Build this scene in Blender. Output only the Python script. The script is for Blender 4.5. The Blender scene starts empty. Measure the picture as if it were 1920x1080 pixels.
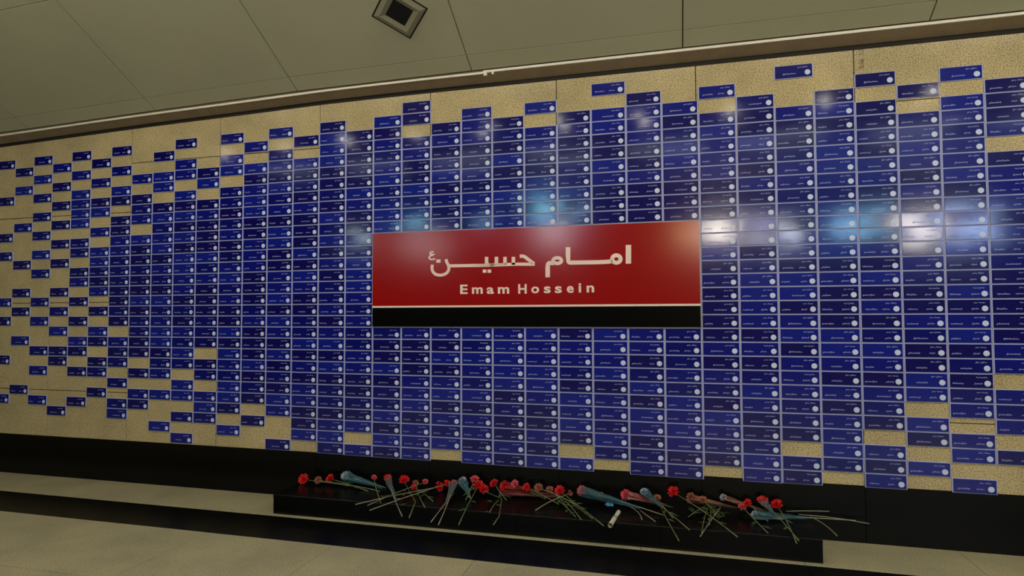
import bpy, bmesh, math, random
from mathutils import Vector, Matrix
random.seed(7)
S = bpy.context.scene
COL = S.collection
# ------------------------------------------------------------------ camera
CAM = Vector((6.4845, -4.7608, 1.5894))
RIGHT = Vector((0.966887, 0.255176, -0.003851))
FWD = Vector((-0.254827, 0.966165, 0.039861))
UP = Vector((0.013892, -0.03756, 0.999198))
FPX = 1153.46                      # focal length in pixels of a 1920 px wide frame
cam = bpy.data.cameras.new('camera')
cam.sensor_width = 36.0
cam.lens = FPX / 1920 * 36
cam.clip_start = 0.05
camo = bpy.data.objects.new('camera', cam)
COL.objects.link(camo)
M = Matrix((RIGHT, UP, -FWD)).transposed().to_4x4()
M.translation = CAM
camo.matrix_world = M
S.camera = camo
# ------------------------------------------------------------------ world and exposure
W = bpy.data.worlds.new('station_air'); S.world = W; W.use_nodes = True
W.node_tree.nodes['Background'].inputs[0].default_value = (0.9, 0.85, 0.7, 1)
W.node_tree.nodes['Background'].inputs[1].default_value = 0.03
S.view_settings.view_transform = 'Standard'
S.view_settings.look = 'None'
S.view_settings.gamma = 1.0
S.view_settings.use_curve_mapping = False
S.view_settings.exposure = 0.74
LAMP = 40.0                        # emission of the round hall lamps
LAMP_COL = (1.0, 0.92, 0.77)
ADDED_PANEL = 11.0                       # emission of the added ceiling light panels


# ------------------------------------------------------------------ pixel helpers (directions only)
def ray(px, py):
    return RIGHT * ((px - 960) / FPX) + FWD - UP * ((py - 540) / FPX)


def at_y(px, py, y=0.0):
    d = ray(px, py); return CAM + d * ((y - CAM.y) / d.y)


def at_z(px, py, z):
    d = ray(px, py); return CAM + d * ((z - CAM.z) / d.z)


def project(p):
    v = Vector(p) - CAM
    dz = v.dot(FWD)
    return 960 + FPX * v.dot(RIGHT) / dz, 540 - FPX * v.dot(UP) / dz


def interp(x, xs, ys):
    if x <= xs[0]: return ys[0]
    for i in range(1, len(xs)):
        if x <= xs[i]:
            t = (x - xs[i - 1]) / (xs[i] - xs[i - 1]); return ys[i - 1] + t * (ys[i] - ys[i - 1])
    return ys[-1]


# ------------------------------------------------------------------ materials
def srgb(r, g, b):
    f = lambda c: (c / 255 / 12.92) if c / 255 <= 0.04045 else ((c / 255 + 0.055) / 1.055) ** 2.4
    return (f(r), f(g), f(b), 1)


def mat(name, col, rough=0.5, spec=0.5, metal=0.0, alpha=1.0, emit=None, strength=0.0, coat=0.0, trans=0.0):
    m = bpy.data.materials.new(name); m.use_nodes = True
    b = m.node_tree.nodes['Principled BSDF']
    b.inputs['Base Color'].default_value = col
    b.inputs['Roughness'].default_value = rough
    b.inputs['Specular IOR Level'].default_value = spec
    b.inputs['Metallic'].default_value = metal
    b.inputs['Alpha'].default_value = alpha
    b.inputs['Coat Weight'].default_value = coat
    b.inputs['Transmission Weight'].default_value = trans
    if emit:
        b.inputs['Emission Color'].default_value = (*emit[:3], 1)
        b.inputs['Emission Strength'].default_value = strength
    return m


def ramp(nt, src, stops):
    r = nt.nodes.new('ShaderNodeValToRGB')
    while len(r.color_ramp.elements) < len(stops): r.color_ramp.elements.new(0.5)
    for e, (p, c) in zip(r.color_ramp.elements, stops): e.position = p; e.color = c
    nt.links.new(src, r.inputs[0]); return r.outputs[0]


def mix(nt, fac, a, b, mode='MIX'):
    n = nt.nodes.new('ShaderNodeMix'); n.data_type = 'RGBA'; n.blend_type = mode
    for s, v in ((n.inputs[0], fac), (n.inputs[6], a), (n.inputs[7], b)):
        if isinstance(v, (int, float)): s.default_value = v
        elif isinstance(v, tuple): s.default_value = v
        else: nt.links.new(v, s)
    return n.outputs[2]


def noise(nt, scale, detail=3, rough=0.6, vec=None):
    n = nt.nodes.new('ShaderNodeTexNoise'); n.inputs['Scale'].default_value = scale
    n.inputs['Detail'].default_value = detail; n.inputs['Roughness'].default_value = rough
    if vec is not None: nt.links.new(vec, n.inputs['Vector'])
    return n.outputs['Fac']


def world_pos(nt):
    return nt.nodes.new('ShaderNodeNewGeometry').outputs['Position']


def granite(name, light, mid, dark, rough, stain=False, bump=0.0, spec=0.5):
    m = mat(name, mid, rough, spec); nt = m.node_tree; b = nt.nodes['Principled BSDF']
    p = world_pos(nt)
    fine = ramp(nt, noise(nt, 120, 2, 0.7, p), [(0.36, dark), (0.47, mid), (0.62, light)])
    big = ramp(nt, noise(nt, 2.2, 3, 0.6, p), [(0.3, (0.80, 0.80, 0.80, 1)), (0.7, (1.08, 1.06, 1.02, 1))])
    v = nt.nodes.new('ShaderNodeTexVoronoi'); v.inputs['Scale'].default_value = 55; nt.links.new(p, v.inputs['Vector'])
    sp = ramp(nt, v.outputs['Distance'], [(0.08, (0.62, 0.56, 0.45, 1)), (0.24, (1, 1, 1, 1))])
    c = mix(nt, 1.0, mix(nt, 1.0, fine, big, 'MULTIPLY'), sp, 'MULTIPLY')
    if stain:                                             # rust run below the trim on one slab, drilled plugs
        sx = nt.nodes.new('ShaderNodeSeparateXYZ'); nt.links.new(p, sx.inputs[0])
        def band(out, lo, hi):
            a = nt.nodes.new('ShaderNodeMath'); a.operation = 'GREATER_THAN'; nt.links.new(out, a.inputs[0]); a.inputs[1].default_value = lo
            e = nt.nodes.new('ShaderNodeMath'); e.operation = 'LESS_THAN'; nt.links.new(out, e.inputs[0]); e.inputs[1].default_value = hi
            q = nt.nodes.new('ShaderNodeMath'); q.operation = 'MULTIPLY'; nt.links.new(a.outputs[0], q.inputs[0]); nt.links.new(e.outputs[0], q.inputs[1]); return q.outputs[0]
        q = nt.nodes.new('ShaderNodeMath'); q.operation = 'MULTIPLY'
        nt.links.new(band(sx.outputs[0], 7.765, 7.80), q.inputs[0]); nt.links.new(band(sx.outputs[2], 3.30, 3.46), q.inputs[1])
        n2 = nt.nodes.new('ShaderNodeMath'); n2.operation = 'MULTIPLY'
        nt.links.new(q.outputs[0], n2.inputs[0]); nt.links.new(ramp(nt, noise(nt, 22, 2, 0.6, p), [(0.42, (0, 0, 0, 1)), (0.66, (0.85, 0.85, 0.85, 1))]), n2.inputs[1])
        c = mix(nt, n2.outputs[0], c, srgb(92, 60, 30))
    nt.links.new(c, b.inputs['Base Color'])
    if bump:
        bp = nt.nodes.new('ShaderNodeBump'); bp.inputs['Strength'].default_value = bump; bp.inputs['Distance'].default_value = 0.002
        nt.links.new(noise(nt, 9, 2, 0.5, p), bp.inputs['Height']); nt.links.new(bp.outputs[0], b.inputs['Normal'])
    return m


def painted(name, col, var, rough, scale=3.0):
    m = mat(name, col, rough); nt = m.node_tree; p = world_pos(nt)
    lo = tuple(c * (1 - var) for c in col[:3]) + (1,); hi = tuple(c * (1 + var) for c in col[:3]) + (1,)
    nt.links.new(ramp(nt, noise(nt, scale, 4, 0.6, p), [(0.3, lo), (0.7, hi)]), nt.nodes['Principled BSDF'].inputs['Base Color'])
    return m


def gloss_panel(name, col, rough, wave=0.12, scale=5.0, spec=0.5):
    m = mat(name, col, rough, spec); nt = m.node_tree; b = nt.nodes['Principled BSDF']; p = world_pos(nt)
    bp = nt.nodes.new('ShaderNodeBump'); bp.inputs['Strength'].default_value = wave; bp.inputs['Distance'].default_value = 0.004
    nt.links.new(noise(nt, scale, 1, 0.5, p), bp.inputs['Height']); nt.links.new(bp.outputs[0], b.inputs['Normal'])
    return m


MT = {
    'granite': granite('beige_granite', srgb(226, 208, 160), srgb(202, 182, 134), srgb(140, 118, 76), 0.13, True),
    'mortar': mat('dark_joint', srgb(70, 54, 32), 0.9),
    'plinth': granite('black_granite', srgb(12, 12, 10), srgb(8, 8, 7), srgb(6, 6, 6), 0.27, spec=0.2),
    'floor': granite('floor_granite', srgb(190, 183, 148), srgb(174, 167, 132), srgb(134, 127, 96), 0.4),
    'ceiling': painted('ceiling_panel_paint', srgb(196, 194, 160), 0.05, 0.6, 1.4),
    'soffit': painted('soffit_paint', srgb(158, 138, 112), 0.12, 0.6, 6),
    'soffit_shade': painted('soffit_shade_paint', srgb(34, 27, 14), 0.3, 0.8, 8),
    'trim': mat('white_trim', srgb(238, 230, 212), 0.35),
    'rim': mat('plaque_rim', srgb(186, 190, 232), 0.35),
    'emblem': mat('emblem_white', srgb(218, 226, 252), 0.4),
    'ink': mat('plaque_ink', srgb(150, 156, 205), 0.45),
    'red': gloss_panel('sign_red', srgb(158, 5, 4), 0.16, 0.06, 3),
    'black': gloss_panel('sign_black', srgb(5, 5, 4), 0.2, 0.05, 3, 0.15),
    'letter': mat('sign_letter', srgb(255, 226, 212), 0.4),
    'silver': mat('sign_edge', srgb(176, 172, 176), 0.35, metal=0.6),
    'wall': painted('hall_wall_paint', srgb(150, 146, 130), 0.06, 0.7),
    'housing': mat('lamp_housing', srgb(200, 200, 195), 0.4),
    'fixture': mat('fixture_frame', srgb(150, 146, 120), 0.45),
    'fixture_dark': mat('fixture_inside', srgb(16, 14, 8), 0.5),
    'added_panel_glow': mat('added_panel_glow', (1, 1, 1, 1), 0.5, emit=LAMP_COL, strength=ADDED_PANEL),
    'added_cool_glow': mat('added_fill_glow', (1, 1, 1, 1), 0.5, emit=(.85, .95, 1.0), strength=1.4),
    'lamp': mat('lamp_glow', (1, 1, 1, 1), 0.5, emit=LAMP_COL, strength=LAMP),
    'stem': painted('stem_green', srgb(112, 118, 74), 0.25, 0.55, 30),
    'stem_pale': painted('stem_pale', srgb(150, 146, 118), 0.2, 0.55, 30),
    'leaf': painted('leaf_green', srgb(62, 84, 36), 0.3, 0.5, 30),
    'bloom_red': painted('petal_red', srgb(214, 20, 24), 0.32, 0.6, 60),
    'bloom_pink': painted('petal_pink', srgb(214, 84, 92), 0.2, 0.6, 60),
    'bloom_dry': painted('petal_faded', srgb(160, 96, 70), 0.25, 0.7, 60),
    'bloom_white': painted('petal_white', srgb(170, 176, 190), 0.15, 0.6, 60),
    'wrap_teal': mat('cellophane_teal', srgb(70, 112, 120), 0.14, alpha=0.55),
    'wrap_grey': mat('cellophane_grey', srgb(112, 124, 126), 0.14, alpha=0.5),
    'wrap_pink': mat('paper_pink', srgb(168, 92, 86), 0.3, alpha=0.7),
    'wrap_red': mat('cellophane_red', srgb(150, 40, 36), 0.16, alpha=0.6),
    'wrap_brown': mat('paper_brown', srgb(122, 78, 54), 0.45),
    'ribbon': mat('ribbon_blue', srgb(70, 130, 170), 0.35),
    'paper': mat('paper_white', srgb(214, 212, 186), 0.6),
}
BLUES = [gloss_panel('plaque_blue_%s' % n, c, 0.11, 0.10, 6) for n, c in
         (('a', srgb(17, 24, 128)), ('b', srgb(13, 18, 112)), ('c', srgb(19, 32, 140)), ('d', srgb(17, 14, 96)))]


# ------------------------------------------------------------------ mesh helpers
def mesh(name, verts, faces, m=None, smooth=False):
    me = bpy.data.meshes.new(name); me.from_pydata([tuple(v) for v in verts], [], faces)
    for q in (m if isinstance(m, (list, tuple)) else [m]):
        if q: me.materials.append(MT[q] if isinstance(q, str) else q)
    if smooth: me.polygons.foreach_set('use_smooth', [True] * len(me.polygons))
    me.update(); return me


def obj(name, me, parent=None, loc=(0, 0, 0), rot=None, scale=None):
    o = bpy.data.objects.new(name, me); COL.objects.link(o); o.location = loc
    if rot: o.rotation_euler = rot
    if scale: o.scale = scale
    if parent: o.parent = parent
    return o


def tag(o, label=None, cat=None, group=None, kind=None):
    if label: o['label'] = label
    if cat: o['category'] = cat
    if group: o['group'] = group
    if kind: o['kind'] = kind
    return o


def thing(name, loc, label, cat, group=None):
    return tag(obj(name, None, None, loc), label, cat, group)


def box_data(x0, x1, y0, y1, z0, z1):
    v = [(x, y, z) for z in (z0, z1) for y in (y0, y1) for x in (x0, x1)]
    return v, [(0, 2, 3, 1), (4, 5, 7, 6), (0, 1, 5, 4), (2, 6, 7, 3), (0, 4, 6, 2), (1, 3, 7, 5)]


def box(name, x0, x1, y0, y1, z0, z1, m, parent=None):
    v, f = box_data(x0, x1, y0, y1, z0, z1); return obj(name, mesh(name, v, f, m), parent)


def chamfer_y(x0, x1, z0, z1, yb, yf, c):
    """plate standing on an xz wall, front at yf (towards -y), chamfered front edge c"""
    s = c if yf < yb else -c
    v = [(x0, yb, z0), (x1, yb, z0), (x1, yb, z1), (x0, yb, z1),
         (x0, yf + s, z0), (x1, yf + s, z0), (x1, yf + s, z1), (x0, yf + s, z1),
         (x0 + c, yf, z0 + c), (x1 - c, yf, z0 + c), (x1 - c, yf, z1 - c), (x0 + c, yf, z1 - c)]
    f = [(0, 3, 2, 1), (8, 9, 10, 11)]
    for a, b in ((0, 4), (4, 8)):
        for i in range(4):
            j = (i + 1) % 4; f.append((a + i, a + j, b + j, b + i))
    return v, f


def slab_top(x0, x1, y0, y1, zb, zt, c):
    v = [(x0, y0, zb), (x1, y0, zb), (x1, y1, zb), (x0, y1, zb), (x0, y0, zt - c), (x1, y0, zt - c), (x1, y1, zt - c), (x0, y1, zt - c),
         (x0 + c, y0 + c, zt), (x1 - c, y0 + c, zt), (x1 - c, y1 - c, zt), (x0 + c, y1 - c, zt)]
    f = [(0, 3, 2, 1), (8, 9, 10, 11)]
    for a, b in ((0, 4), (4, 8)):
        for i in range(4):
            j = (i + 1) % 4; f.append((a + i, a + j, b + j, b + i))
    return v, f


def tube(pts, radii, n=6):
    v, f = [], []; pts = [Vector(p) for p in pts]
    if isinstance(radii, (int, float)): radii = [radii] * len(pts)
    for i, p in enumerate(pts):
        t = (pts[min(i + 1, len(pts) - 1)] - pts[max(i - 1, 0)]).normalized()
        a = t.cross(Vector((0, 0, 1)));
        if a.length < 1e-3: a = t.cross(Vector((1, 0, 0)))
        a.normalize(); b = t.cross(a)
        for k in range(n):
            g = 2 * math.pi * k / n; v.append(p + (a * math.cos(g) + b * math.sin(g)) * radii[i])
    for i in range(len(pts) - 1):
        for k in range(n):
            f.append((i * n + k, i * n + (k + 1) % n, (i + 1) * n + (k + 1) % n, (i + 1) * n + k))
    f.append(tuple(range(n))[::-1]); f.append(tuple(range((len(pts) - 1) * n, len(pts) * n)))
    return v, f


# ------------------------------------------------------------------ wall grid
COLX = dict(zip(range(-4, 36), [-0.77, -0.5239, -0.2778, -0.0317, 0.2144, 0.4605, 0.7065, 0.9528, 1.1994, 1.4468, 1.6955, 1.9456,
    2.1974, 2.451, 2.7062, 2.9633, 3.222, 3.4822, 3.7436, 4.0065, 4.2706, 4.5357, 4.8018, 5.0689, 5.3367, 5.605, 5.8736, 6.1422,
    6.4103, 6.6775, 6.9431, 7.2073, 7.4704, 7.7325, 7.9938, 8.2546, 8.5158, 8.777, 9.0382, 9.2994]))
ROWZ = dict(zip(range(-13, 21), [3.5757, 3.4757, 3.3751, 3.2746, 3.174, 3.0734, 2.9729, 2.8724, 2.7721, 2.6718, 2.5715, 2.4711,
    2.3706, 2.27, 2.1695, 2.0691, 1.9688, 1.8688, 1.769, 1.6693, 1.5696, 1.47, 1.3704, 1.2709, 1.1713, 1.0718, 0.9722, 0.8728,
    0.7736, 0.6746, 0.5759, 0.4773, 0.3787, 0.2802]))
SU = ([-4, 0, 4, 7, 10, 13, 16, 27, 31, 34], [.93, .947, .9645, .9755, .984, .996, 1, 1, .987, .975])
SD = ([-4, 0, 7, 11, 15, 21, 25, 29, 34], [.983, .983, .985, .99, 1, 1.005, 1.012, 1.0, .995])


def zc(k, r):                       # the courses of plaques creep a little closer together towards the far end
    z = ROWZ[r]
    return CAM.z + (z - CAM.z) * interp(k, *(SU if z > CAM.z else SD))


def k_of_x(x): return interp(x, [COLX[k] for k in range(-4, 36)], list(range(-4, 36)))


def top_shift(x): return (3.45 - CAM.z) * (interp(k_of_x(x), *SU) - 1) if x < 5 else 0.0


OCC = {
    -3: '-9 -4 -1 3 8 13', -2: '-10 -6 -2 0 5 7 11 15',
    -1: '-9 -7 -3 1 4 6 9 14', 0: '-10 -8 -6 -4 -2 0 2 5 7 10 12 15', 1: '-9 -7 -5 -3 -1 1 4 6 8 10:11 16',
    2: '-10 -8 -6:-3 -1:0 2:3 5 7 9:10 12 15', 3: '-9 -7 -5:-4 -2 0:4 6 8:9 11:12 14', 4: '-10 -8 -6:-5 -3:7 9:11 13 15:16',
    5: '-7 -5:-3 -1:10 12 14:15', 6: '-9 -7:-6 -4:12 14 17', 7: '-10 -8:-7 -5:11 13:14 16 18', 8: '-7:-6 -4:9 11:12 14:16',
    9: '-10 -8:-7 -5:15 17', 10: '-9 -7:14 16', 11: '-10 -8:15 18', 12: '-9 -7:17', 13: '-10:18', 14: '-9:16 18', 15: '-10:-1 8:18',
    16: '-11:-10 -8:-1 8:18', 17: '-9:-1 8:17', 18: '-10:-1 8:18', 19: '-9:-1 8:18', 20: '-10 -8:-1 8:18', 21: '-9:-1 8:16 18',
    22: '-11 -9:-1 8:17', 23: '-10:-1 8:18', 24: '-9:-1 8:18', 25: '-10 -8:17', 26: '-9:18', 27: '-11 -8:15 17:18', 28: '-9:17',
    29: '-10 -8:14 16:18', 30: '-9 -7:12 14:15 17', 31: '-10 -8:13 15:16 18', 32: '-9:-6 -4:10 12:14 16', 33: '-10 -8:8 10:12 15 17'}
CELLS = []
for k, s in OCC.items():
    for t in s.split():
        a, b = (t.split(':') * 2)[:2]
        CELLS += [(k, r) for r in range(int(a), int(b) + 1)]

# ------------------------------------------------------------------ structure: wall with stone slabs
WALL_TOP = 3.47
X0, X1 = -6.0, 16.0
wall = box('wall_back', X0, X1, 0.012, 0.25, 0.0, 5.2, 'mortar'); tag(wall, 'beige granite slab wall behind the blue plaques', kind='structure')
JX = [0.457, 1.433, 2.442, 3.481, 4.526, 5.599, 6.662, 7.735]
JX = [JX[0] - 1.0 * i for i in range(6, 0, -1)] + JX + [JX[-1] + 1.07 * i for i in range(1, 8)]
for i in range(len(JX) - 1):
    xa, xb = JX[i] + 0.003, JX[i + 1] - 0.003
    zs = [0.385, 0.84, 1.703, 2.570] + ([3.045] if xa > 1.4 else []) + [WALL_TOP + 0.03]
    for j in range(len(zs) - 1):
        v, f = chamfer_y(xa, xb, zs[j] + 0.003, zs[j + 1] - 0.003, 0.014, random.uniform(-0.0006, 0.0006), 0.0015)
        obj('stone_slab', mesh('stone_slab', v, f, 'granite'), wall)
plinth = box('baseboard_back', X0, X1, 0.0, 0.012, 0.0, 0.382, 'plinth'); tag(plinth, 'polished black granite base course of the wall', kind='structure')
for i in range(len(JX) - 1):
    v, f = chamfer_y(JX[i] + 0.0012, JX[i + 1] - 0.0012, 0.001, 0.383, 0.002, -0.006, 0.001)
    obj('plinth_slab', mesh('plinth_slab', v, f, 'plinth'), plinth)
# floor
floor = box('floor', X0, X1, -11.2, 0.0, -0.2, -0.012, 'mortar'); tag(floor, 'station floor of beige slabs crossed by a black granite band', kind='structure')
FB0, FB1 = -0.50, -0.935
for (ya, yb, m, w, nm, off) in ((FB0, 0.0, 'floor', 1.02, 'floor_slab', 0.0), (FB1, FB0, 'plinth', 1.02, 'floor_band_slab', 0.0),
                                (-1.75, FB1, 'floor', 1.02, 'floor_slab', 0.0), (-2.565, -1.75, 'floor', 1.02, 'floor_slab', 0.0)):
    n = int((X1 - X0) / w)
    for i in range(n):
        xa = X0 + i * w
        v, f = slab_top(xa + 0.0015, xa + w - 0.0015, ya + 0.0015, yb - 0.0015, -0.014, random.uniform(-0.0005, 0.0005), 0.0012)
        obj(nm, mesh(nm, v, f, m), floor)
v, f = box_data(X0, X1, -11.2, -2.567, -0.014, 0.0)
tag(obj('floor_field', mesh('floor_field', v, f, 'floor'), floor), kind='stuff')

# ceiling: soffit strip, white trim, then panels rising away from the wall like the side of a vault
TY, TZ, SLOPE = -0.10, 3.518, 0.58
def slope_pt(x, u):                 # u = horizontal distance beyond the trim
    return Vector((x, TY - u, TZ + 0.012 + SLOPE * u + top_shift(x)))
def strip(xs, prof, m, name, parent=None, close=True):
    v, f = [], []; n = len(prof)
    for x in xs:
        s = top_shift(x)
        for (y, z) in prof: v.append((x, y, z + s))
    for i in range(len(xs) - 1):
        for k in range(n if close else n - 1):
            a, b = i * n + k, i * n + (k + 1) % n
            f.append((a, a + n, b + n, b))
    if close: f.append(tuple(range(n))); f.append(tuple(range((len(xs) - 1) * n, len(xs) * n))[::-1])
    return obj(name, mesh(name, v, f, m), parent)
def stations(a, b, step=0.5):
    n = max(1, int(math.ceil((b - a) / step))); return [a + (b - a) * i / n for i in range(n + 1)]
XB = at_y(907, 131, TY).x           # where two lengths of trim meet
sof = strip(stations(X0, X1), [(0.0, WALL_TOP), (0.0, WALL_TOP + 0.05), (TY, TZ + 0.035), (TY, TZ - 0.002)], 'soffit', 'trim_1')
shade_strip = strip(stations(X0, X1), [(0.004, WALL_TOP - 0.034), (-0.0015, WALL_TOP - 0.034), (-0.0015, WALL_TOP + 0.004), (0.004, WALL_TOP + 0.004)], 'soffit_shade', 'soffit_shade_strip')  # shadow under the soffit, put in as a dark strip over the stone
tag(shade_strip, 'dark strip painted as the soffit shadow on the granite', kind='structure')
tag(sof, 'brown-grey soffit strip along the top of the wall', kind='structure')
t2 = strip(stations(X0, XB), [(TY, TZ - 0.012), (TY, TZ + 0.004), (TY - 0.014, TZ + 0.004), (TY - 0.014, TZ - 0.012)], 'trim', 'trim_2')
t3 = strip(stations(XB, X1), [(TY, TZ - 0.004), (TY, TZ + 0.014), (TY - 0.014, TZ + 0.014), (TY - 0.014, TZ - 0.004)], 'trim', 'trim_3')
tag(t2, 'white metal ceiling trim over the sparse end of the plaques', kind='structure'); tag(t3, 'white metal ceiling trim over the dense end of the plaques', kind='structure')
box('bracket', XB + 0.004, XB + 0.03, TY - 0.018, TY + 0.004, TZ - 0.03, TZ + 0.012, 'trim', t3)
box('screw_cap', XB + 0.07, XB + 0.088, TY - 0.016, TY, TZ - 0.022, TZ - 0.004, 'trim', t3)
ceil_ = strip(stations(X0, X1), [(0.25, 5.3), (TY - 0.002, TZ + 0.04), (TY - 2.0, TZ + 0.04 + SLOPE * 2.0), (-11.2, TZ + 0.04 + SLOPE * 2.0), (-11.2, 5.3)], 'mortar', 'ceiling')
tag(ceil_, 'olive panelled ceiling rising away from the wall', kind='structure')
CX = [1.82, 3.33, 4.93, 6.57]
CX = [CX[0] - 1.55 * i for i in range(4, 0, -1)] + CX + [CX[-1] + 1.6 * i for i in range(1, 6)]
UJ = (0.016, 0.145, 1.0, 1.99)
def panel(xa, xb, ua, ub):
    v = []
    for d in (0.0, 0.02):
        for x, u in ((xa, ua), (xb, ua), (xb, ub), (xa, ub)):
            p = slope_pt(x, u); p.z += d; v.append(p)
    f = [(0, 3, 2, 1), (4, 5, 6, 7)] + [(i, (i + 1) % 4, 4 + (i + 1) % 4, 4 + i) for i in range(4)]
    return obj('ceiling_panel', mesh('ceiling_panel', v, f, 'ceiling'), ceil_)
for i in range(len(CX) - 1):
    for j in range(3):
        panel(CX[i] + 0.004, CX[i + 1] - 0.004, UJ[j] + 0.003, UJ[j + 1] - 0.003)
zt = TZ + 0.03 + SLOPE * 2.0
v, f = box_data(X0, X1, -11.2, TY - 2.0, zt - 0.02, zt)
tag(obj('ceiling_field', mesh('ceiling_field', v, f, 'ceiling'), ceil_), kind='stuff')
# the rest of the hall behind the photographer
tag(box('wall_front', X0, X1, -11.45, -11.2, 0, 5.2, 'wall'), 'plain wall across the station hall', kind='structure')
tag(box('wall_left', X0 - 0.25, X0, -11.45, 0.25, 0, 5.2, 'wall'), 'plain end wall of the hall beyond the sparse plaques', kind='structure')
tag(box('wall_right', X1, X1 + 0.25, -11.45, 0.25, 0, 5.2, 'wall'), 'plain end wall of the hall beyond the dense plaques', kind='structure')

# ------------------------------------------------------------------ lamps of the hall and added light panels
def disc(r, z, n=20, flip=False):
    v = [(r * math.cos(2 * math.pi * i / n), r * math.sin(2 * math.pi * i / n), z) for i in range(n)]
    return v, [tuple(range(n))[::-1] if not flip else tuple(range(n))]
def lathe(prof, n=20):
    v, f = [], []
    for (r, z) in prof:
        v += [(r * math.cos(2 * math.pi * i / n), r * math.sin(2 * math.pi * i / n), z) for i in range(n)]
    for j in range(len(prof) - 1):
        for i in range(n):
            f.append((j * n + i, j * n + (i + 1) % n, (j + 1) * n + (i + 1) % n, (j + 1) * n + i))
    return v, f
v, f = lathe([(0.05, 0.0), (0.056, 0.0), (0.056, 0.10), (0.03, 0.13), (0.012, 0.14)]); HOUS = mesh('lamp_housing', v, f, 'housing', True)
v, f = lathe([(0.05, 0.0), (0.042, -0.012), (0.02, -0.02), (0.001, -0.022)]); DIFF = mesh('lamp_diffuser', v, f, 'lamp', True)
v, f = lathe([(0.012, 0.14), (0.012, 0.52)], 8); ROD = mesh('lamp_rod', v, f, 'housing')
ORD = ['first', 'second', 'third', 'fourth', 'fifth', 'sixth', 'seventh', 'eighth', 'ninth', 'tenth', 'eleventh', 'twelfth', 'thirteenth',
       'fourteenth', 'fifteenth', 'sixteenth', 'seventeenth', 'eighteenth', 'nineteenth', 'twentieth', 'twenty-first', 'twenty-second',
       'twenty-third', 'twenty-fourth', 'twenty-fifth', 'twenty-sixth', 'twenty-seventh', 'twenty-eighth', 'twenty-ninth', 'thirtieth']
for i in range(13):
    L = thing('pendant_lamp', (-0.41 + 1.09 * i, -3.5, 4.17), 'small round pendant lamp facing the plaque wall, %s from the bare end wall' % ORD[i], 'lamp', 'pendant lamps facing the plaques')
    obj('housing', HOUS, L); obj('diffuser', DIFF, L); obj('rod', ROD, L)
zpl = TZ + 0.01 + SLOPE * 2.0
v, f = slab_top(-.63, .63, -.17, .17, 0.0, 0.05, .01); PHOUS = mesh('panel_housing', v, f, 'housing')
v, f = tube([(0, 0, .045), (0, 0, .158)], .006, 6); PHANG = mesh('panel_hanger', v, f, 'housing')
v, f = box_data(-.6, .6, -.14, .14, -0.006, 0.002); PDIF = mesh('added_panel_diffuser', v, f, 'added_panel_glow')
for i in range(9):  # added unseen panels, main wall light, set so their reflections miss the plaques
    L = thing('added_light_panel', (1.35 + 1.65 * i, -2.36, zpl - .16), 'long ceiling light panel added to light the plaque wall, %s from the bare end wall' % ORD[i], 'light panel', 'added ceiling light panels')
    obj('housing', PHOUS, L); obj('diffuser', PDIF, L)
    for hx in (-.45, .45): obj('hanger', PHANG, L, (hx, 0, 0))
v, f = slab_top(-.63, .63, -.33, .33, 0.0, 0.05, .01); WHOUS = mesh('wide_panel_housing', v, f, 'housing')
v, f = box_data(-.6, .6, -.30, .30, -0.006, 0.002); WDIF = mesh('added_fill_panel_diffuser', v, f, 'added_cool_glow')
for i in range(8):  # added unseen cool panels, fill light for the lower wall
    L = thing('added_fill_panel', (-1.2 + 1.9 * i, -6.4, zpl - .16), 'wide cool ceiling light panel added as fill light, %s from the bare end wall' % ORD[i], 'light panel', 'added wide light panels')
    obj('housing', WHOUS, L); obj('diffuser', WDIF, L)
    for hx in (-.45, .45): obj('hanger', PHANG, L, (hx, 0, 0))
# lit advertising boxes on the far wall, the source of the coloured glints in the plaques
ADS = [(1350, 432, .62, .46, (1.0, .90, .74), 9), (1422, 436, .5, .5, (.85, .82, .95), 2.5), (1480, 440, .34, .50, (.85, .93, 1.0), 6), (1590, 424, .62, .40, (.32, .70, 1.0), 5),
       (1645, 412, .34, .36, (.25, .65, 1.0), 5), (1722, 424, .56, .66, (1.0, .92, .86), 6.5), (1815, 424, .8, .70, (.45, .62, 1.0), 4.5),
       (1020, 392, .50, .34, (.25, .70, .95), 6), (1084, 402, .46, .26, (.3, .6, 1.0), 3), (905, 410, .6, .22, (.3, .6, 1.0), 3), (780, 422, .55, .20, (.25, .75, .95), 5),
       (675, 452, .42, .26, (.75, .95, .92), 4), (1040, 438, .7, .34, (.95, .90, 1.0), 5), (1288, 440, .40, .34, (1.0, .62, .25), 6), (800, 462, 1.3, .45, (.95, .85, .85), 1.6)]
ADN = ['cream', 'grey', 'cool white', 'sky blue', 'azure', 'warm white', 'pale blue', 'turquoise', 'deep blue', 'blue strip', 'slim turquoise', 'mint', 'lavender', 'orange', 'dim rose']
for i, (px, py, w, h, c, st) in enumerate(ADS):
    Y = 11.17
    p = at_y(px, py, 0.0)
    q = p + Vector(((p.x - CAM.x) / -CAM.y * Y, -Y, (p.z - CAM.z) / -CAM.y * Y))
    q.z = min(max(q.z, 0.4), 4.5 - h / 2)
    A = thing('lit_advertising_box', (q.x, -11.2, q.z), '%s lit advertising box mounted high on the opposite hall wall' % ADN[i], 'light box')
    v, f = box_data(-w / 2 - .03, w / 2 + .03, 0.003, 0.05 + 0.006 * i, -h / 2 - .03, h / 2 + .03); obj('case', mesh('case', v, f, 'housing'), A)
    em = mat('ad_glow_' + ADN[i].replace(' ', '_'), (.5, .5, .5, 1), 0.4, emit=c, strength=st * 3.0)
    v, f = box_data(-w / 2, w / 2, 0.05 + 0.006 * i, 0.058 + 0.006 * i, -h / 2, h / 2); obj('lit_face', mesh('lit_face', v, f, em), A)

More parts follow.
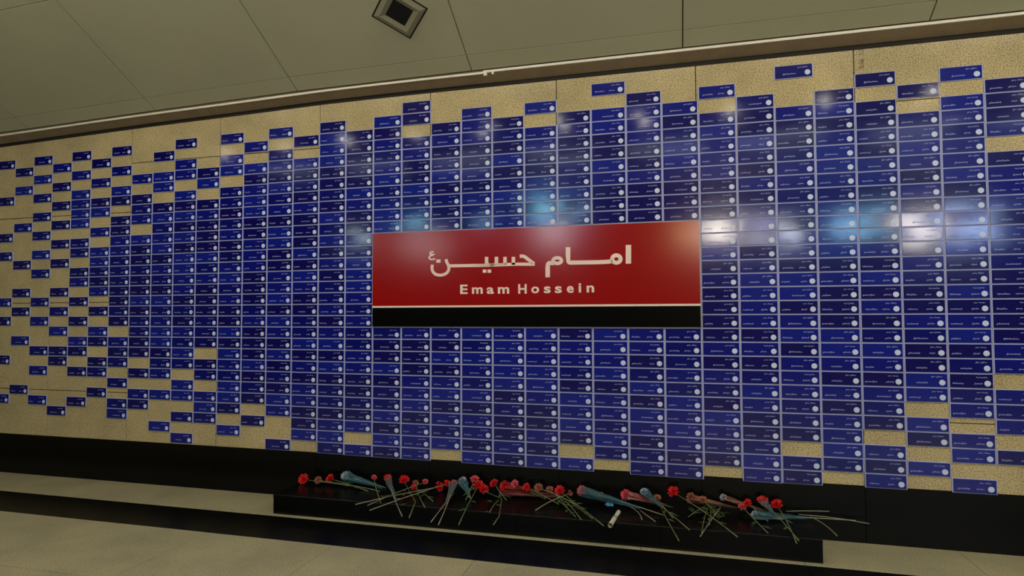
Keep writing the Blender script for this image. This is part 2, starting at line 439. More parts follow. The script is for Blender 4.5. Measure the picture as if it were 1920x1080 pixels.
# small square fixture let into the ceiling panels, turned on its corner
def on_slope(px, py):
    d = ray(px, py); a = TZ + 0.012 + SLOPE * TY      # plane z = a' - SLOPE*y
    t = (a - SLOPE * CAM.y - CAM.z) / (d.z + SLOPE * d.y); return CAM + d * t
tip = on_slope(768, 69); la = (on_slope(722, 47) - tip).normalized(); rb_ = (on_slope(786, 46) - tip).normalized()
nrm = Vector((0, -SLOPE, -1)).normalized()
mid = (la + rb_).normalized(); side = nrm.cross(mid).normalized()
e1 = (mid + side).normalized(); e2 = (mid - side).normalized()
FS = 0.30
fx = thing('recessed_fixture', tip, 'small square recessed ceiling fixture with a dark centre, set cornerwise', 'ceiling fixture')
def quad_ring(o0, o1, i0, i1, h0, h1):
    P = lambda a, b, h: e1 * a + e2 * b + nrm * h
    v = [P(o0, o0, h0), P(o1, o0, h0), P(o1, o1, h0), P(o0, o1, h0), P(i0, i0, h1), P(i1, i0, h1), P(i1, i1, h1), P(i0, i1, h1)]
    return v, [(i, (i + 1) % 4, 4 + (i + 1) % 4, 4 + i) for i in range(4)]
v, f = quad_ring(-0.012, FS + .012, 0, FS, 0.004, 0.006); obj('shadow_gap', mesh('shadow_gap', v, f, 'fixture_dark'), fx)
v, f = quad_ring(0, FS, 0.035, FS - .035, 0.006, 0.02); obj('frame', mesh('frame', v, f, 'fixture'), fx)
v, f = quad_ring(0.035, FS - .035, 0.07, FS - .07, 0.02, 0.008); obj('inner_lip', mesh('inner_lip', v, f, 'fixture'), fx)
P = lambda a, b, h: e1 * a + e2 * b + nrm * h
obj('grille', mesh('grille', [P(.07, .07, .008), P(FS - .07, .07, .008), P(FS - .07, FS - .07, .008), P(.07, FS - .07, .008)], [(0, 1, 2, 3)], 'fixture_dark'), fx)

# ------------------------------------------------------------------ blue name plaques
PW, PH = 0.2671, 0.1004
v, f = chamfer_y(-PW / 2 + .0012, PW / 2 - .0012, -PH / 2 + .0008, PH / 2 - .0008, 0.0, -0.006, 0.0012); PLATE = (v, f)
FACE = chamfer_y(-PW / 2 + .0080, PW / 2 - .0080, -PH / 2 + .0052, PH / 2 - .0052, 0.0035, -0.0035, 0.0012)
def emblem_data(n=16):
    cx, cz, r = 0.352 * PW, -0.145 * PH, 0.0186
    v = [(cx + r * math.cos(2 * math.pi * i / n), -0.0050, cz + r * math.sin(2 * math.pi * i / n)) for i in range(n)]
    v += [(cx + (r + .001) * math.cos(2 * math.pi * i / n), -0.0030, cz + (r + .001) * math.sin(2 * math.pi * i / n)) for i in range(n)]
    return v, [tuple(range(n))] + [(i, n + i, n + (i + 1) % n, (i + 1) % n) for i in range(n)]
EMB = emblem_data()
def quad_xz(x0, x1, z0, z1, v, f, y=-0.0043):
    n = len(v); v += [(x0, y, z0), (x1, y, z0), (x1, y, z1), (x0, y, z1)]; f.append((n, n + 1, n + 2, n + 3))
def word(rng, x0, x1, zb, h, v, f):
    """an unreadably small run of joined writing: a baseline with teeth, a tail and a dot"""
    quad_xz(x0, x1, zb, zb + h * .34, v, f)
    x = x0 + .002
    while x < x1 - .003:
        w = rng.uniform(.0022, .0034); t = rng.choice((.6, .75, 1.0)); quad_xz(x, x + w, zb + h * .34, zb + h * t, v, f)
        x += w + rng.uniform(.002, .0065)
    if rng.random() < .6: quad_xz(x0 - .001, x0 + .004, zb - h * .45, zb, v, f)
    d = rng.uniform(x0 + .004, x1 - .003); quad_xz(d, d + .0028, zb - h * .55, zb - h * .3, v, f)
def lettering_data(seed, head=False):
    rng = random.Random(seed); v, f = [], []
    if head:
        word(rng, .105 * PW, .205 * PW, .225 * PH, .0075, v, f); word(rng, .225 * PW, .355 * PW, .225 * PH, .0085, v, f)
    elif seed % 3 != 2:
        a = rng.uniform(-.44, -.36); b = a + rng.uniform(.20, .30); word(rng, a * PW, b * PW, -.205 * PH, .0105, v, f)
        a = rng.uniform(.02, .08); word(rng, a * PW, (a + rng.uniform(.13, .18)) * PW, -.195 * PH, .0095, v, f)
    else:
        a = rng.uniform(-.30, -.16); word(rng, a * PW, (a + rng.uniform(.16, .34)) * PW, -.20 * PH, .0105, v, f)
    return v, f
INK = [lettering_data(s) for s in range(15)]
PLATE_ME = mesh('plaque_plate', *PLATE, 'rim')
FACE_ME = [mesh('plaque_face', *FACE, b) for b in BLUES]
EMB_ME = mesh('plaque_emblem', *EMB, 'emblem')
HEADING = [lettering_data(s_, True) for s_ in range(6)]
INK_ME = [mesh('plaque_name_line', *d, 'ink') for d in INK]
HEAD_ME = [mesh('plaque_heading_line', *d, 'ink') for d in HEADING]
def cell_info(k, r):
    xa, xb = COLX[k], COLX[k + 1]; za, zb_ = zc(k + .5, r + 1), zc(k + .5, r)
    return (xa + xb) / 2, (za + zb_) / 2, xb - xa, zb_ - za
def shown(k, r):
    x, z, w, h = cell_info(k, r); a = project((x - w / 2, 0, z + h / 2)); b = project((x + w / 2, 0, z - h / 2))
    dx = min(b[0], 1873) - max(a[0], 45); dy = min(b[1], 1033) - max(a[1], 46)
    return max(0, dx) * max(0, dy)
order = sorted(CELLS, key=lambda c: -shown(*c))
SINGLE = set(order[:300])
def plaque_label(k, r):
    if k >= 25:
        return 'blue name plaque, %s row above black plinth, %s column past red sign\'s right end' % (ORD[18 - r], ORD[k - 25])
    if k >= 15:
        return 'blue name plaque, %s row %s red sign, %s column from its right end' % (ORD[(-r - 1) if r < 0 else (r - 8)], 'above' if r < 0 else 'below', ORD[24 - k])
    return 'blue name plaque, %s row above black plinth, %s column past red sign\'s left end' % (ORD[18 - r], ORD[14 - k])
sv, sf, smi = [], [], []
for (k, r) in sorted(CELLS):
    rng = random.Random(k * 101 + r * 7)
    x, z, w, h = cell_info(k, r)
    tx, tz = rng.gauss(0, .0042), rng.gauss(0, .0052)
    tx = max(-.011, min(.011, tx)); tz = max(-.011, min(.011, tz))
    bi = rng.randrange(4) if rng.random() < .8 else 3; li = rng.randrange(15); yo = rng.uniform(-.0014, -.001)
    if (k, r) in SINGLE:
        p = obj('name_plaque', PLATE_ME, None, (x, yo, z), scale=(w / PW, 1, h / PH))
        tag(p, plaque_label(k, r), 'plaque', 'blue name plaques on the memorial wall')
        fc = obj('face', FACE_ME[bi], p, (0, -.0062, 0), (tx, 0, tz))
        obj('emblem', EMB_ME, fc)
        tag(obj('name_line', INK_ME[li], fc), kind='stuff'); tag(obj('heading_line', HEAD_ME[li % 6], fc), kind='stuff')
    else:
        Mx = Matrix.Translation((x, yo, z)) @ Matrix.Diagonal((w / PW, 1, h / PH, 1))
        Mf = Mx @ Matrix.Translation((0, -.0062, 0)) @ Matrix.Rotation(tz, 4, 'Z') @ Matrix.Rotation(tx, 4, 'X')
        for (vv, ff), mm, mi in ((PLATE, Mx, 0), (FACE, Mf, 1 + bi), (EMB, Mf, 5), (INK[li], Mf, 6), (HEADING[li % 6], Mf, 6)):
            n = len(sv); sv += [tuple(mm @ Vector(q)) for q in vv]; sf += [tuple(n + i for i in q) for q in ff]; smi += [mi] * len(ff)
me = mesh('name_plaques', sv, sf, ['rim'] + BLUES + ['emblem', 'ink']); me.polygons.foreach_set('material_index', smi)
tag(obj('name_plaques', me), 'remaining hundreds of small blue name plaques, thinning out away from the red sign', 'plaques', kind='stuff')

# ------------------------------------------------------------------ red station sign
sx0, sx1, sz0, sz1 = COLX[15] + .002, COLX[25] - .002, ROWZ[8] + .002, ROWZ[0] - .002
sign = thing('station_sign', ((sx0 + sx1) / 2, 0, sz0), 'large red station sign with pale lettering over a black band', 'sign')
def spart(name, d, m, parent=None):
    v, f = d; o = sign.location
    return obj(name, mesh(name, [(a - o.x, b - o.y, c - o.z) for a, b, c in v], f, m), parent or sign)
spart('backing', box_data(sx0, sx1, -0.022, 0.0, sz0, sz1), 'silver')
zs1, zs0 = ROWZ[6] - .020, ROWZ[6] - .036
SY = -0.026
spart('red_panel', chamfer_y(sx0 + .005, sx1 - .005, zs1, sz1 - .004, -0.021, SY, 0.001), 'red')
spart('pale_stripe', chamfer_y(sx0 + .004, sx1 - .004, zs0, zs1, -0.021, SY - .001, 0.001), 'letter')
spart('black_band', chamfer_y(sx0 + .005, sx1 - .005, sz0 + .004, zs0, -0.021, SY, 0.001), 'black')
LY = SY - 0.003
def ribbon(pts, widths, closed=False, lift=0.0):
    """flat raised stroke through pixel points; widths in pixels"""
    P = [at_y(x, y, LY - lift) for x, y in pts]; n = len(P)
    if isinstance(widths, (int, float)): widths = [widths] * n
    v, f = [], []
    pm = (at_y(1001, 500, LY) - at_y(1000, 500, LY)).x
    for i in range(n):
        a = P[(i - 1) % n] if (closed or i > 0) else P[i]; b = P[(i + 1) % n] if (closed or i < n - 1) else P[i]
        t = (b - a).normalized(); nn = Vector((-t.z, 0, t.x)); hw = widths[i] * pm / 2
        if 0 < i < n - 1 or closed:
            t1 = (P[i] - a).normalized(); hw /= max(0.6, t.dot(t1))
        l, r_ = P[i] + nn * hw, P[i] - nn * hw
        v += [l, r_, l + Vector((0, .0045, 0)), r_ + Vector((0, .0045, 0))]
    for i in range(n if closed else n - 1):
        a, b = 4 * i, 4 * ((i + 1) % n)
        f += [(a, a + 1, b + 1, b), (a, b, b + 2, a + 2), (a + 1, a + 3, b + 3, b + 1)]
    if not closed: f += [(0, 2, 3, 1), (4 * n - 4, 4 * n - 3, 4 * n - 1, 4 * n - 2)]
    return v, f
def join(*ds):
    v, f = [], []
    for a, b in ds:
        n = len(v); v += list(a); f += [tuple(n + i for i in q) for q in b]
    return v, f
za = lambda z: [(790 + x / 13.5, 450 + y / 13.5) for x, y in z]
zb2 = lambda z: [(900 + x / 13.5, 450 + y / 13.5) for x, y in z]
zc3 = lambda z: [(1010 + x / 10.105, 450 + y / 10.105) for x, y in z]
ell = lambda cx, cy, rx, ry, n=28: [(cx + rx * math.cos(2 * math.pi * i / n), cy + ry * math.sin(2 * math.pi * i / n)) for i in range(n)]
def smooth_pts(p, it=2):
    for _ in range(it):
        q = [p[0]]
        for a, b in zip(p, p[1:]):
            q += [(a[0] * .75 + b[0] * .25, a[1] * .75 + b[1] * .25), (a[0] * .25 + b[0] * .75, a[1] * .25 + b[1] * .75)]
        p = q + [p[-1]]
    return p
LET = {
    'alef_first': ribbon(zc3([(1700, 92), (1700, 448)]), 9.4),
    'meem_alef': join(ribbon(zc3(ell(1472, 360, 80, 70)), 7.0, True), ribbon(zc3(smooth_pts([(556, 135), (556, 360), (566, 428), (640, 428), (1300, 418), (1400, 395)])), 7.4), ribbon(zc3([(556, 135), (556, 330)]), 8.4, lift=.0004)),
    'meem_last': join(ribbon(zc3(ell(352, 390, 80, 54)), 6.2, True), ribbon(zc3(smooth_pts([(170, 705), (170, 520), (178, 432), (290, 440)])), 7.6), ribbon(zc3([(170, 705), (170, 500)]), 8.4, lift=.0004)),
    'hah_seen_yeh': join(ribbon(zb2(smooth_pts([(1005, 410), (1110, 405), (1230, 500), (1370, 600)], 1)), 6.2), ribbon(zb2([(1385, 612), (930, 612), (0, 645), (-110, 648)]), 5.8),
                         *[ribbon(zb2([(x, 425), (x, 625)]), 6.6) for x in (165, 415, 632, 845)], *[ribbon(zb2([(x, 600), (x + 120, 640), (x + 215, 600)]), 4.5) for x in (180, 420)]),
    'noon': join(ribbon(za(smooth_pts([(625, 485), (640, 560), (690, 650), (700, 740), (655, 830), (560, 882), (450, 893), (345, 865), (285, 795), (265, 715), (278, 625)])), 5.7), ribbon(za([(660, 655), (1650, 640)]), 5.8)),
    'noon_dot': ribbon(za([(378, 533), (484, 533)]), 6.2),
    'yeh_dot': ribbon(zb2([(68, 788), (160, 788)]), 6.0), 'yeh_dot_': ribbon(zb2([(190, 788), (282, 788)]), 6.0),
    'small_ain': join(ribbon(za(smooth_pts([(312, 300), (225, 300), (215, 365), (335, 362)])), 2.8), ribbon(za(smooth_pts([(300, 375), (195, 410), (205, 495), (348, 482)])), 3.0)),
}
for n_, d in LET.items(): spart('letter', d, 'letter')
# latin line, one mesh per letter
def glyph(ch):
    cu = bpy.data.curves.new('glyph', 'FONT'); cu.body = ch; cu.offset = 0.026; cu.extrude = 0.0; cu.resolution_u = 4
    o = bpy.data.objects.new('glyph', cu); COL.objects.link(o)
    dg = bpy.context.evaluated_depsgraph_get(); me = bpy.data.meshes.new_from_object(o.evaluated_get(dg))
    v = [p.co.copy() for p in me.vertices]; f = [tuple(p.vertices) for p in me.polygons]
    bpy.data.objects.remove(o); bpy.data.curves.remove(cu); bpy.data.meshes.remove(me)
    return v, f
gE = glyph('E'); capu = max(p.y for p in gE[0]) - min(p.y for p in gE[0])
cap = (at_y(870, 533.2, LY) - at_y(870, 550.8, LY)).z
for ch, zx, zw, zy in (('E', 135, 95, 210), ('m', 308, 138, 208), ('a', 475, 92, 208), ('m', 645, 145, 206), ('H', 888, 108, 206), ('o', 1052, 100, 200), ('s', 1207, 86, 198),
                       ('s', 1350, 88, 197), ('e', 1503, 88, 194), ('i', 1627, 34, 190), ('n', 1762, 96, 189)):
    v, f = glyph(ch); xs = [p.x for p in v]; wpx = (max(xs) - min(xs)) or 1
    c = at_y(850 + zx / 6.857, 520 + zy / 6.857, LY); wm = at_y(850 + (zx + zw / 2) / 6.857, 540, LY).x - at_y(850 + (zx - zw / 2) / 6.857, 540, LY).x
    s = cap / capu; s2 = wm / wpx
    m0 = (max(xs) + min(xs)) / 2
    fr = [Vector((c.x + (p.x - m0) * s2, LY, c.z + p.y * s)) for p in v]
    bk = [q + Vector((0, .0045, 0)) for q in fr]; n = len(fr)
    ff = [q for q in f]
    ed = {}
    for q in f:
        for a, b in zip(q, q[1:] + q[:1]): ed[(a, b)] = 1
    ff += [(a, n + a, n + b, b) for (a, b) in ed if (b, a) not in ed]
    spart('letter', (fr + bk, ff), 'letter')

# ------------------------------------------------------------------ black granite step in front of the plinth
ZB = 0.15
STX0, STX1, STY = 3.375, 7.37, -0.452
step = thing('stone_step', ((STX0 + STX1) / 2, STY / 2, 0), 'low black granite step at the foot of the wall with flowers on it', 'step')
o = step.location
def steppart(name, d, m='plinth'):
    v, f = d; return obj(name, mesh(name, [(a - o.x, b - o.y, c - o.z) for a, b, c in v], f, m), step)
steppart('core', box_data(STX0 + .004, STX1 - .004, STY + .012, -.007, 0.0, ZB - .022))
for i in range(4):
    a = STX0 + (STX1 - STX0) * i / 4; b = STX0 + (STX1 - STX0) * (i + 1) / 4
    steppart('tread_slab', slab_top(a + .001, b - .001, STY, -.007, ZB - .022, ZB, .002))
    steppart('riser_slab', chamfer_y(a + .001, b - .001, 0.0, ZB - .023, STY + .014, STY + .002, .001))

# ------------------------------------------------------------------ flowers laid on the step
TOPZ = ZB + 0.006
def petal_head(rad, rng, squash=.8):
    """ruffled many-petalled head opening along +z"""
    v, f = [], []
    for ring, (tilt, cnt, rr, h0) in enumerate(((1.25, 9, 1.0, .05), (.95, 9, .95, .18), (.62, 8, .8, .3), (.32, 6, .6, .38), (.08, 4, .4, .42))):
        for i in range(cnt):
            a = 2 * math.pi * (i + rng.random() * .5 + ring * .4) / cnt; w = 2.6 * rr / cnt + .12
            base = Vector((0, 0, h0 * .4)); n0 = len(v)
            dirv = Vector((math.cos(a) * math.sin(tilt), math.sin(a) * math.sin(tilt), math.cos(tilt)))
            sd = Vector((-math.sin(a), math.cos(a), 0))
            for t, ww in ((.12, .3), (.6, .85), (1.0, 1.0)):
                for q in (-1, -.33, .33, 1):
                    z = (rng.random() - .5) * .34 * (t > .9) + (rng.random() - .5) * .1 * (t > .5)
                    p = base + dirv * (t * rr) * (1 - .12 * (abs(q) > .5) * (t > .9)) + sd * q * w * ww * .5
                    v.append(Vector((p.x, p.y, p.z * squash + z)) * rad)
            for r_ in range(2):
                for c_ in range(3):
                    k = n0 + r_ * 4 + c_; f.append((k, k + 1, k + 5, k + 4))
    return v, f
def calyx(rad):
    v, f = lathe([(rad * .12, -rad * .75), (rad * .32, -rad * .55), (rad * .40, -rad * .1), (rad * .45, rad * .12)], 8); return v, f
def orient(d):
    return d.normalized().to_track_quat('Z', 'Y').to_matrix()
def local(vs, M_, p): return [M_ @ Vector(q) + p for q in vs]
def stem_path(a, b, rng, n=5, bend=.012):
    out = []
    d = b - a; s = Vector((-d.y, d.x, 0)); s = s.normalized() if s.length > 1e-5 else Vector((1, 0, 0))
    k = rng.uniform(-bend, bend)
    for i in range(n + 1):
        t = i / n; p = a + d * t + s * k * math.sin(math.pi * t); p.z += .006 * math.sin(math.pi * t)
        out.append(p)
    return out
def head_at(px, py, y=-.075):
    p = at_y(px, py, y)
    if p.z < TOPZ + .028: p = at_z(px, py, TOPZ + .028)
    if p.y > -.035: p = at_y(px, py, -.035)
    return p
def end_at(px, py, z=TOPZ):
    p = at_z(px, py, z)
    if p.y > -.03: p = at_y(px, py, -.03)
    if p.y < -.80: p = at_y(px, py, -.80)
    return p
def leaf_mesh(p, d, ln, w, rng):
    s = d.cross(Vector((0, 0, 1))).normalized(); u = Vector((0, 0, 1))
    v = [p, p + d * ln * .35 + s * w + u * .004, p + d * ln * .4 - u * .003, p + d * ln * .35 - s * w + u * .004, p + d * ln * .75 + s * w * .6, p + d * ln * .78 - u * .002, p + d * ln * .75 - s * w * .6, p + d * ln]
    f = [(0, 1, 2), (0, 2, 3), (1, 4, 5, 2), (2, 5, 6, 3), (4, 7, 5), (5, 7, 6)]
    return v, f
def put(name, d, m, root, smooth=False, parent=None):
    v, f = d; oo = root.location
    return obj(name, mesh(name, [Vector(q) - oo for q in v], f, m, smooth), parent or root)
def flower(name, label, cat, hp, ep, rad, bloom='bloom_red', stem='stem', via=None, leaves=2, wrap=None, group=None, seed=0, hy=-.075, wrap_r=.036, wrap_to=.55, elevate=0.0, wmouth=None):
    rng = random.Random(seed * 31 + int(hp[0])); h = head_at(*hp, hy); h.z += elevate; e = end_at(*ep)
    root = thing(name, (h.x, h.y, ZB), label, cat, group)
    rad *= 1.4; ax = (h - e).normalized(); pts = stem_path(h - ax * rad * .7, e, rng) if not via else [h - ax * rad * .7] + [end_at(*q) for q in via] + [e]
    Mh = orient((ax * .45 + (CAM - h).normalized() * .75 + Vector((rng.uniform(-.3, .3), 0, .2))).normalized())
    if bloom:
        put('bloom', (local(petal_head(rad, rng)[0], Mh, h), petal_head(rad, random.Random(1))[1]), bloom, root)
        v, f = calyx(rad); put('calyx', (local(v, Mh, h), f), 'leaf', root, True)
    put('stem', tube(pts, [.0034] * (len(pts) - 1) + [.0042], 6), stem, root, True)
    for i in range(leaves):
        t = .35 + .5 * i / max(1, leaves) + rng.uniform(0, .08); p = h.lerp(e, t); d = (e - h).normalized()
        s = d.cross(Vector((0, 0, 1))).normalized() * (1 if i % 2 else -1)
        put('leaf', leaf_mesh(p, (d * .7 + s * .7 + Vector((0, 0, rng.uniform(-.05, .25)))).normalized(), rng.uniform(.05, .085), .011, rng), 'leaf', root)
    if wrap:
        put('wrapper', wrap_cone(h - ax * rad * .25, h.lerp(e, wrap_to), wrap_r, .007, rng), wrap, root)
    return root
def wrap_cone(m_, t_, r0, r1, rng, n=14, rings=8):
    v, f = [], []; ax = (t_ - m_); a = ax.normalized().cross(Vector((0, 0, 1))).normalized(); b = ax.normalized().cross(a)
    ph = rng.uniform(0, 6)
    for j in range(rings + 1):
        t = j / rings; rad = r0 + (r1 - r0) * (t ** .8)
        for k in range(n):
            g = 2 * math.pi * k / n
            q = rad * (1 + .26 * math.sin(5 * g + ph + t * 1.5) * (1 - t * .4) + rng.uniform(-.22, .22))
            p = m_ + ax * t + (a * math.cos(g) + b * math.sin(g) * .75) * q
            p += ax.normalized() * (rng.uniform(-.035, .012) if j == 0 else rng.uniform(-.006, .006))
            v.append(p)
    for j in range(rings):
        for k in range(n):
            f.append((j * n + k, j * n + (k + 1) % n, (j + 1) * n + (k + 1) % n, (j + 1) * n + k))
    return v, f

F = flower
F('red_carnation', 'single red carnation at the sparse end of the flower row, bloom over the step', 'carnation', (570, 899), (701, 918), .036, seed=1)
F('faded_carnation', 'faded brownish carnation between two red blooms beside the wide teal cone', 'carnation', (597, 901), (712, 921), .026, 'bloom_dry', seed=2)
F('red_carnation', 'red carnation tucked against the wide teal cellophane cone', 'carnation', (620, 898), (690, 921), .032, seed=3)
F('wrapped_bouquet', 'wide teal cellophane cone bouquet nearest the sparse plaques', 'bouquet', (648, 893), (724, 915), .030, 'bloom_white', wrap='wrap_teal', wrap_r=.050, wrap_to=.92, leaves=0, seed=4)
F('pink_carnation', 'small pink bud just beyond the tip of the wide teal cone', 'carnation', (701, 896), (714, 943), .020, 'bloom_pink', seed=5, leaves=1)
F('wrapped_carnation', 'pinkish red carnation in a narrow grey wrap, stem pointing out over the step', 'carnation', (727, 897), (754, 968), .027, 'bloom_red', 'stem_pale', wrap='wrap_grey', wrap_r=.026, wrap_to=.6, leaves=0, seed=6)
F('red_carnation', 'bright red carnation beside the narrow grey wrapped carnation', 'carnation', (758, 901), (767, 971), .034, via=[(779, 941)], seed=7)
F('faded_carnation', 'faded cream bud next to the bright red carnation', 'carnation', (779, 906), (797, 952), .020, 'bloom_dry', seed=8, leaves=1)
F('pink_carnation', 'small dusky pink bud lying behind the orange-red carnation', 'carnation', (797, 904), (689, 948), .020, 'bloom_pink', seed=9)
F('red_carnation', 'orange-red carnation with long pale stem slanting along the step', 'carnation', (822, 913), (666, 946), .032, seed=10, stem='stem_pale')
F('red_carnation', 'small red carnation with the longest pale slanting stem', 'carnation', (838, 907), (693, 957), .024, seed=11, stem='stem_pale')
F('wrapped_bouquet', 'grey-teal cone bouquet whose stem points straight out from the wall', 'bouquet', (851, 906), (822, 984), .022, 'bloom_pink', 'stem_pale', wrap='wrap_grey', wrap_r=.034, wrap_to=.55, leaves=0, seed=12)
F('carnation_stem', 'bare pale carnation stem crossing under the grey-teal cone', 'stem', (853, 922), (808, 979), .016, None, 'stem_pale', seed=13, leaves=0)
F('wrapped_bouquet', 'short green-grey wrapped bouquet beside the pair of big red carnations', 'bouquet', (868, 902), (883, 936), .026, 'bloom_white', wrap='wrap_teal', wrap_r=.040, wrap_to=.95, leaves=1, seed=14)
F('pink_carnation', 'pink carnation above the two big red carnations', 'carnation', (890, 900), (873, 938), .030, 'bloom_pink', seed=15)
F('red_carnation', 'big red carnation of the middle pair, long stem over the step edge', 'carnation', (897, 911), (860, 984), .036, seed=16)
F('red_carnation', 'big red carnation of the middle pair, its stem curving back outward', 'carnation', (906, 918), (925, 984), .034, via=[(941, 935), (936, 968)], seed=17)
F('wrapped_bouquet', 'dark red cellophane bouquet with a long pale paper roll, mid row', 'bouquet', (947, 912), (1043, 930), .034, 'bloom_red', wrap='wrap_red', wrap_r=.044, wrap_to=.95, leaves=0, seed=18)
F('wrapped_bouquet', 'long pale pink paper roll lying along the dark red bouquet', 'bouquet', (942, 924), (1045, 932), .020, 'bloom_pink', wrap='wrap_pink', wrap_r=.022, wrap_to=.95, leaves=0, seed=19)
F('carnation_stem', 'short bare green stem in front of the pale pink paper roll', 'stem', (936, 936), (918, 961), .016, None, seed=20, leaves=1)
F('faded_carnation', 'faded brown carnation with dry leaves before the mid row red carnation', 'carnation', (1010, 915), (1085, 949), .028, 'bloom_dry', 'stem_pale', seed=21, leaves=3)
F('red_carnation', 'red carnation in the middle with stems fanning out below it', 'carnation', (1050, 921), (1132, 986), .034, seed=22)
F('faded_carnation', 'faded bud left of the big teal bouquet with stem slanting back', 'carnation', (1068, 925), (1004, 957), .018, 'bloom_dry', 'stem_pale', seed=23, leaves=0)
F('carnation_stem', 'steeply sloping bare stem with two leaves, below the middle red carnation', 'stem', (1042, 934), (1079, 969), .016, None, seed=24, leaves=2, group='fanned bare stems')
F('carnation_stem', 'bare stem reaching furthest out between two others, below the middle red carnation', 'stem', (1055, 934), (1090, 975), .016, None, seed=25, leaves=2, group='fanned bare stems')
F('carnation_stem', 'bare stem with a single leaf running toward the rolled paper', 'stem', (1064, 938), (1111, 973), .016, None, seed=26, leaves=1, group='fanned bare stems')
big = F('wrapped_bouquet', 'largest teal cellophane bouquet with a pink bloom and blue ribbon', 'bouquet', (1092, 921), (1244, 966), .032, 'bloom_pink', 'stem_pale', wrap='wrap_teal', wrap_r=.050, wrap_to=.72, leaves=0, seed=27)
rb = end_at(1144, 946, TOPZ + .022)
def bow(p):
    v, f = [], []
    for a, l in ((2.5, .045), (3.6, .04), (4.4, .05), (5.3, .045), (.4, .035)):
        d = Vector((math.cos(a), math.sin(a) * 1.4, .1)).normalized(); s = Vector((-d.y, d.x, 0)) * .011; n = len(v)
        for t, w, dy in ((0, .5, 0), (.5, 1.3, .012), (1, 1, -.002)): v += [p + d * l * t + s * w + Vector((0, 0, dy)), p + d * l * t - s * w + Vector((0, 0, dy))]
        f += [(n, n + 1, n + 3, n + 2), (n + 2, n + 3, n + 5, n + 4)]
    return v, f
put('ribbon', bow(rb), 'ribbon', big)
for i, (a, b) in enumerate((((1189, 960), (1204, 975)), ((1200, 962), (1229, 978)))):
    put('stem', tube(stem_path(end_at(*a) + Vector((0, 0, .02)), end_at(*b), random.Random(i)), .003), 'stem_pale', big, True)
# rolled paper tag
ta, tb = end_at(1160, 960, TOPZ + .012), end_at(1144, 985, TOPZ + .012)
roll = thing('paper_roll', (tb.x, tb.y, ZB), 'small rolled white paper beside the blue ribbon', 'paper')
v, f = tube([ta, ta.lerp(tb, .33), ta.lerp(tb, .66), tb], [.015, .0135, .015, .0165], 10); put('sheet', (v, f[:-2]), 'paper', roll, True)
v, f = tube([ta.lerp(tb, .45), ta.lerp(tb, .55)], .0172, 10); put('tie', (v, f), 'stem_pale', roll, True)
F('wrapped_bouquet', 'pink-red crinkled bouquet between two teal wraps', 'bouquet', (1174, 928), (1250, 947), .032, 'bloom_pink', wrap='wrap_pink', wrap_r=.042, wrap_to=.98, leaves=1, seed=30)
F('wrapped_bouquet', 'slim dull teal wrap behind the pink-red crinkled bouquet', 'bouquet', (1208, 923), (1293, 994), .024, 'bloom_white', wrap='wrap_teal', wrap_r=.032, wrap_to=.45, leaves=0, seed=31)
F('red_carnation', 'lone bright red carnation standing highest in the row', 'carnation', (1263, 923), (1383, 1007), .034, seed=32, leaves=3)
F('wrapped_bouquet', 'brown paper roll bouquet behind the feathery green sprig', 'bouquet', (1296, 934), (1382, 952), .030, 'bloom_dry', wrap='wrap_brown', wrap_r=.034, wrap_to=.98, leaves=0, seed=33)
F('carnation_stem', 'long bare stem hanging furthest over the step below the slim teal wrap', 'stem', (1238, 950), (1273, 1014), .016, None, seed=34, leaves=1)
# feathery sprig
def sprig(name, label, base, ends, seed):
    rng = random.Random(seed); b = end_at(*base, TOPZ + .02); root = thing(name, (b.x, b.y, ZB), label, 'greenery')
    for e in ends:
        q = end_at(*e, TOPZ + .006); put('stem', tube(stem_path(b, q, rng), .0028), 'stem', root, True)
        for i in range(7):
            p = b.lerp(q, rng.uniform(.15, .95)); d = Vector((rng.uniform(-1, 1), rng.uniform(-1, .2), rng.uniform(.0, .45))).normalized()
            put('leaf', leaf_mesh(p, d, rng.uniform(.035, .075), .006, rng), 'leaf', root)
sprig('green_sprig', 'feathery dark green sprig spreading over the step edge', (1330, 946), [(1300, 962), (1315, 1004), (1330, 985), (1348, 972), (1290, 970), (1358, 966)], 5)
F('carnation_stem', 'pale stem crossing the feathery green sprig', 'stem', (1352, 950), (1313, 1006), .016, None, 'stem_pale', seed=35, leaves=0)
F('white_bud', 'small bluish white bud at the dense end of the row', 'flower', (1357, 933), (1436, 958), .020, 'bloom_white', wrap='wrap_brown', wrap_r=.022, wrap_to=.9, leaves=0, seed=36)
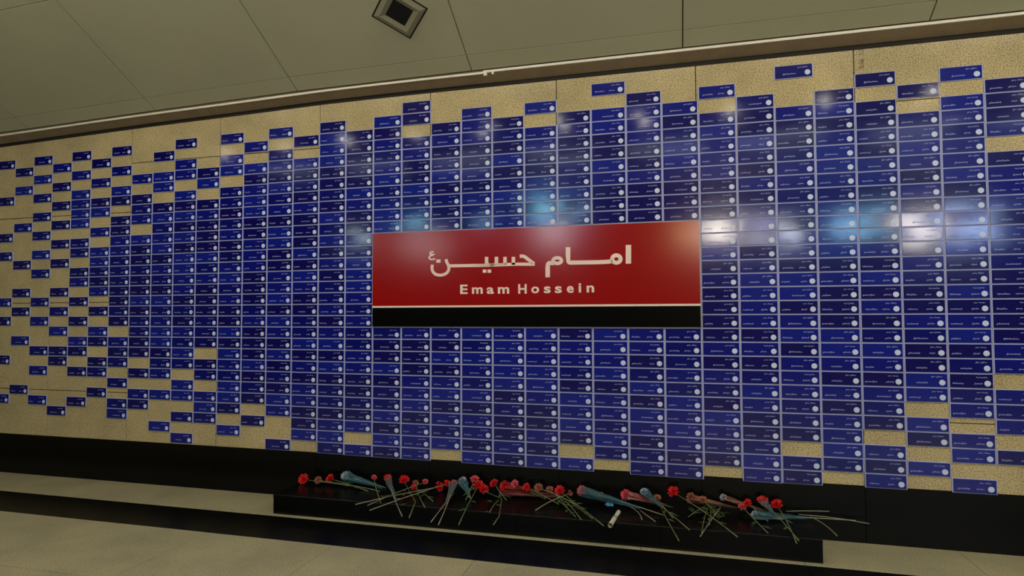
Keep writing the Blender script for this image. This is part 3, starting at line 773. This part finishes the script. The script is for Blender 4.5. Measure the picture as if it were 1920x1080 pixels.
F('wrapped_carnation', 'darker red carnation in grey film near the last bloom', 'carnation', (1430, 940), (1498, 1014), .030, 'bloom_red', wrap='wrap_grey', wrap_r=.030, wrap_to=.3, leaves=1, seed=37)
F('red_carnation', 'last deep red carnation at the dense end of the row', 'carnation', (1457, 947), (1494, 1019), .032, seed=38, leaves=2)
lastb = F('wrapped_bouquet', 'flat teal and grey film bouquet whose stems run past the step end', 'bouquet', (1416, 966), (1604, 976), .022, 'bloom_white', 'stem_pale', wrap='wrap_teal', wrap_r=.044, wrap_to=.55, leaves=0, seed=39)
for i, (a, b) in enumerate((((1497, 968), (1630, 982)), ((1474, 962), (1555, 959)), ((1520, 972), (1570, 1005)))):
    put('stem', tube(stem_path(end_at(*a) + Vector((0, 0, .012)), end_at(*b), random.Random(i)), .003), 'stem_pale', lastb, True)
F('pink_carnation', 'faded pink bloom between the brown roll and the flat teal bouquet', 'carnation', (1392, 951), (1440, 1000), .024, 'bloom_pink', seed=40, leaves=3)

for i, (hp, ep, r_, bl, lab) in enumerate((
        ((776, 914), (812, 940), .022, 'bloom_red', 'dark red carnation half hidden below the faded cream bud'),
        ((927, 907), (950, 938), .028, 'bloom_red', 'red carnation squeezed between the middle pair and the dark red cellophane'),
        ((966, 908), (1020, 935), .026, 'bloom_pink', 'pale pink carnation resting on top of the dark red cellophane'),
        ((988, 914), (1048, 946), .026, 'bloom_red', 'red carnation lying on the tip of the dark red cellophane'),
        ((1031, 919), (1064, 952), .024, 'bloom_dry', 'faded tan carnation touching the middle red carnation'),
        ((1127, 930), (1190, 955), .022, 'bloom_dry', 'faded bud peeping over the largest teal bouquet'),
        ((1232, 934), (1262, 972), .022, 'bloom_dry', 'faded bud between the slim teal wrap and the highest red carnation'),
        ((1318, 938), (1350, 968), .024, 'bloom_dry', 'rust coloured bloom resting on the brown paper roll'),
        ((1402, 944), (1440, 978), .024, 'bloom_red', 'small dark red bloom beside the carnation in grey film'))):
    F('red_carnation' if bl == 'bloom_red' else 'pink_carnation' if bl == 'bloom_pink' else 'faded_carnation', lab, 'carnation', hp, ep, r_, bl, seed=60 + i, leaves=3)
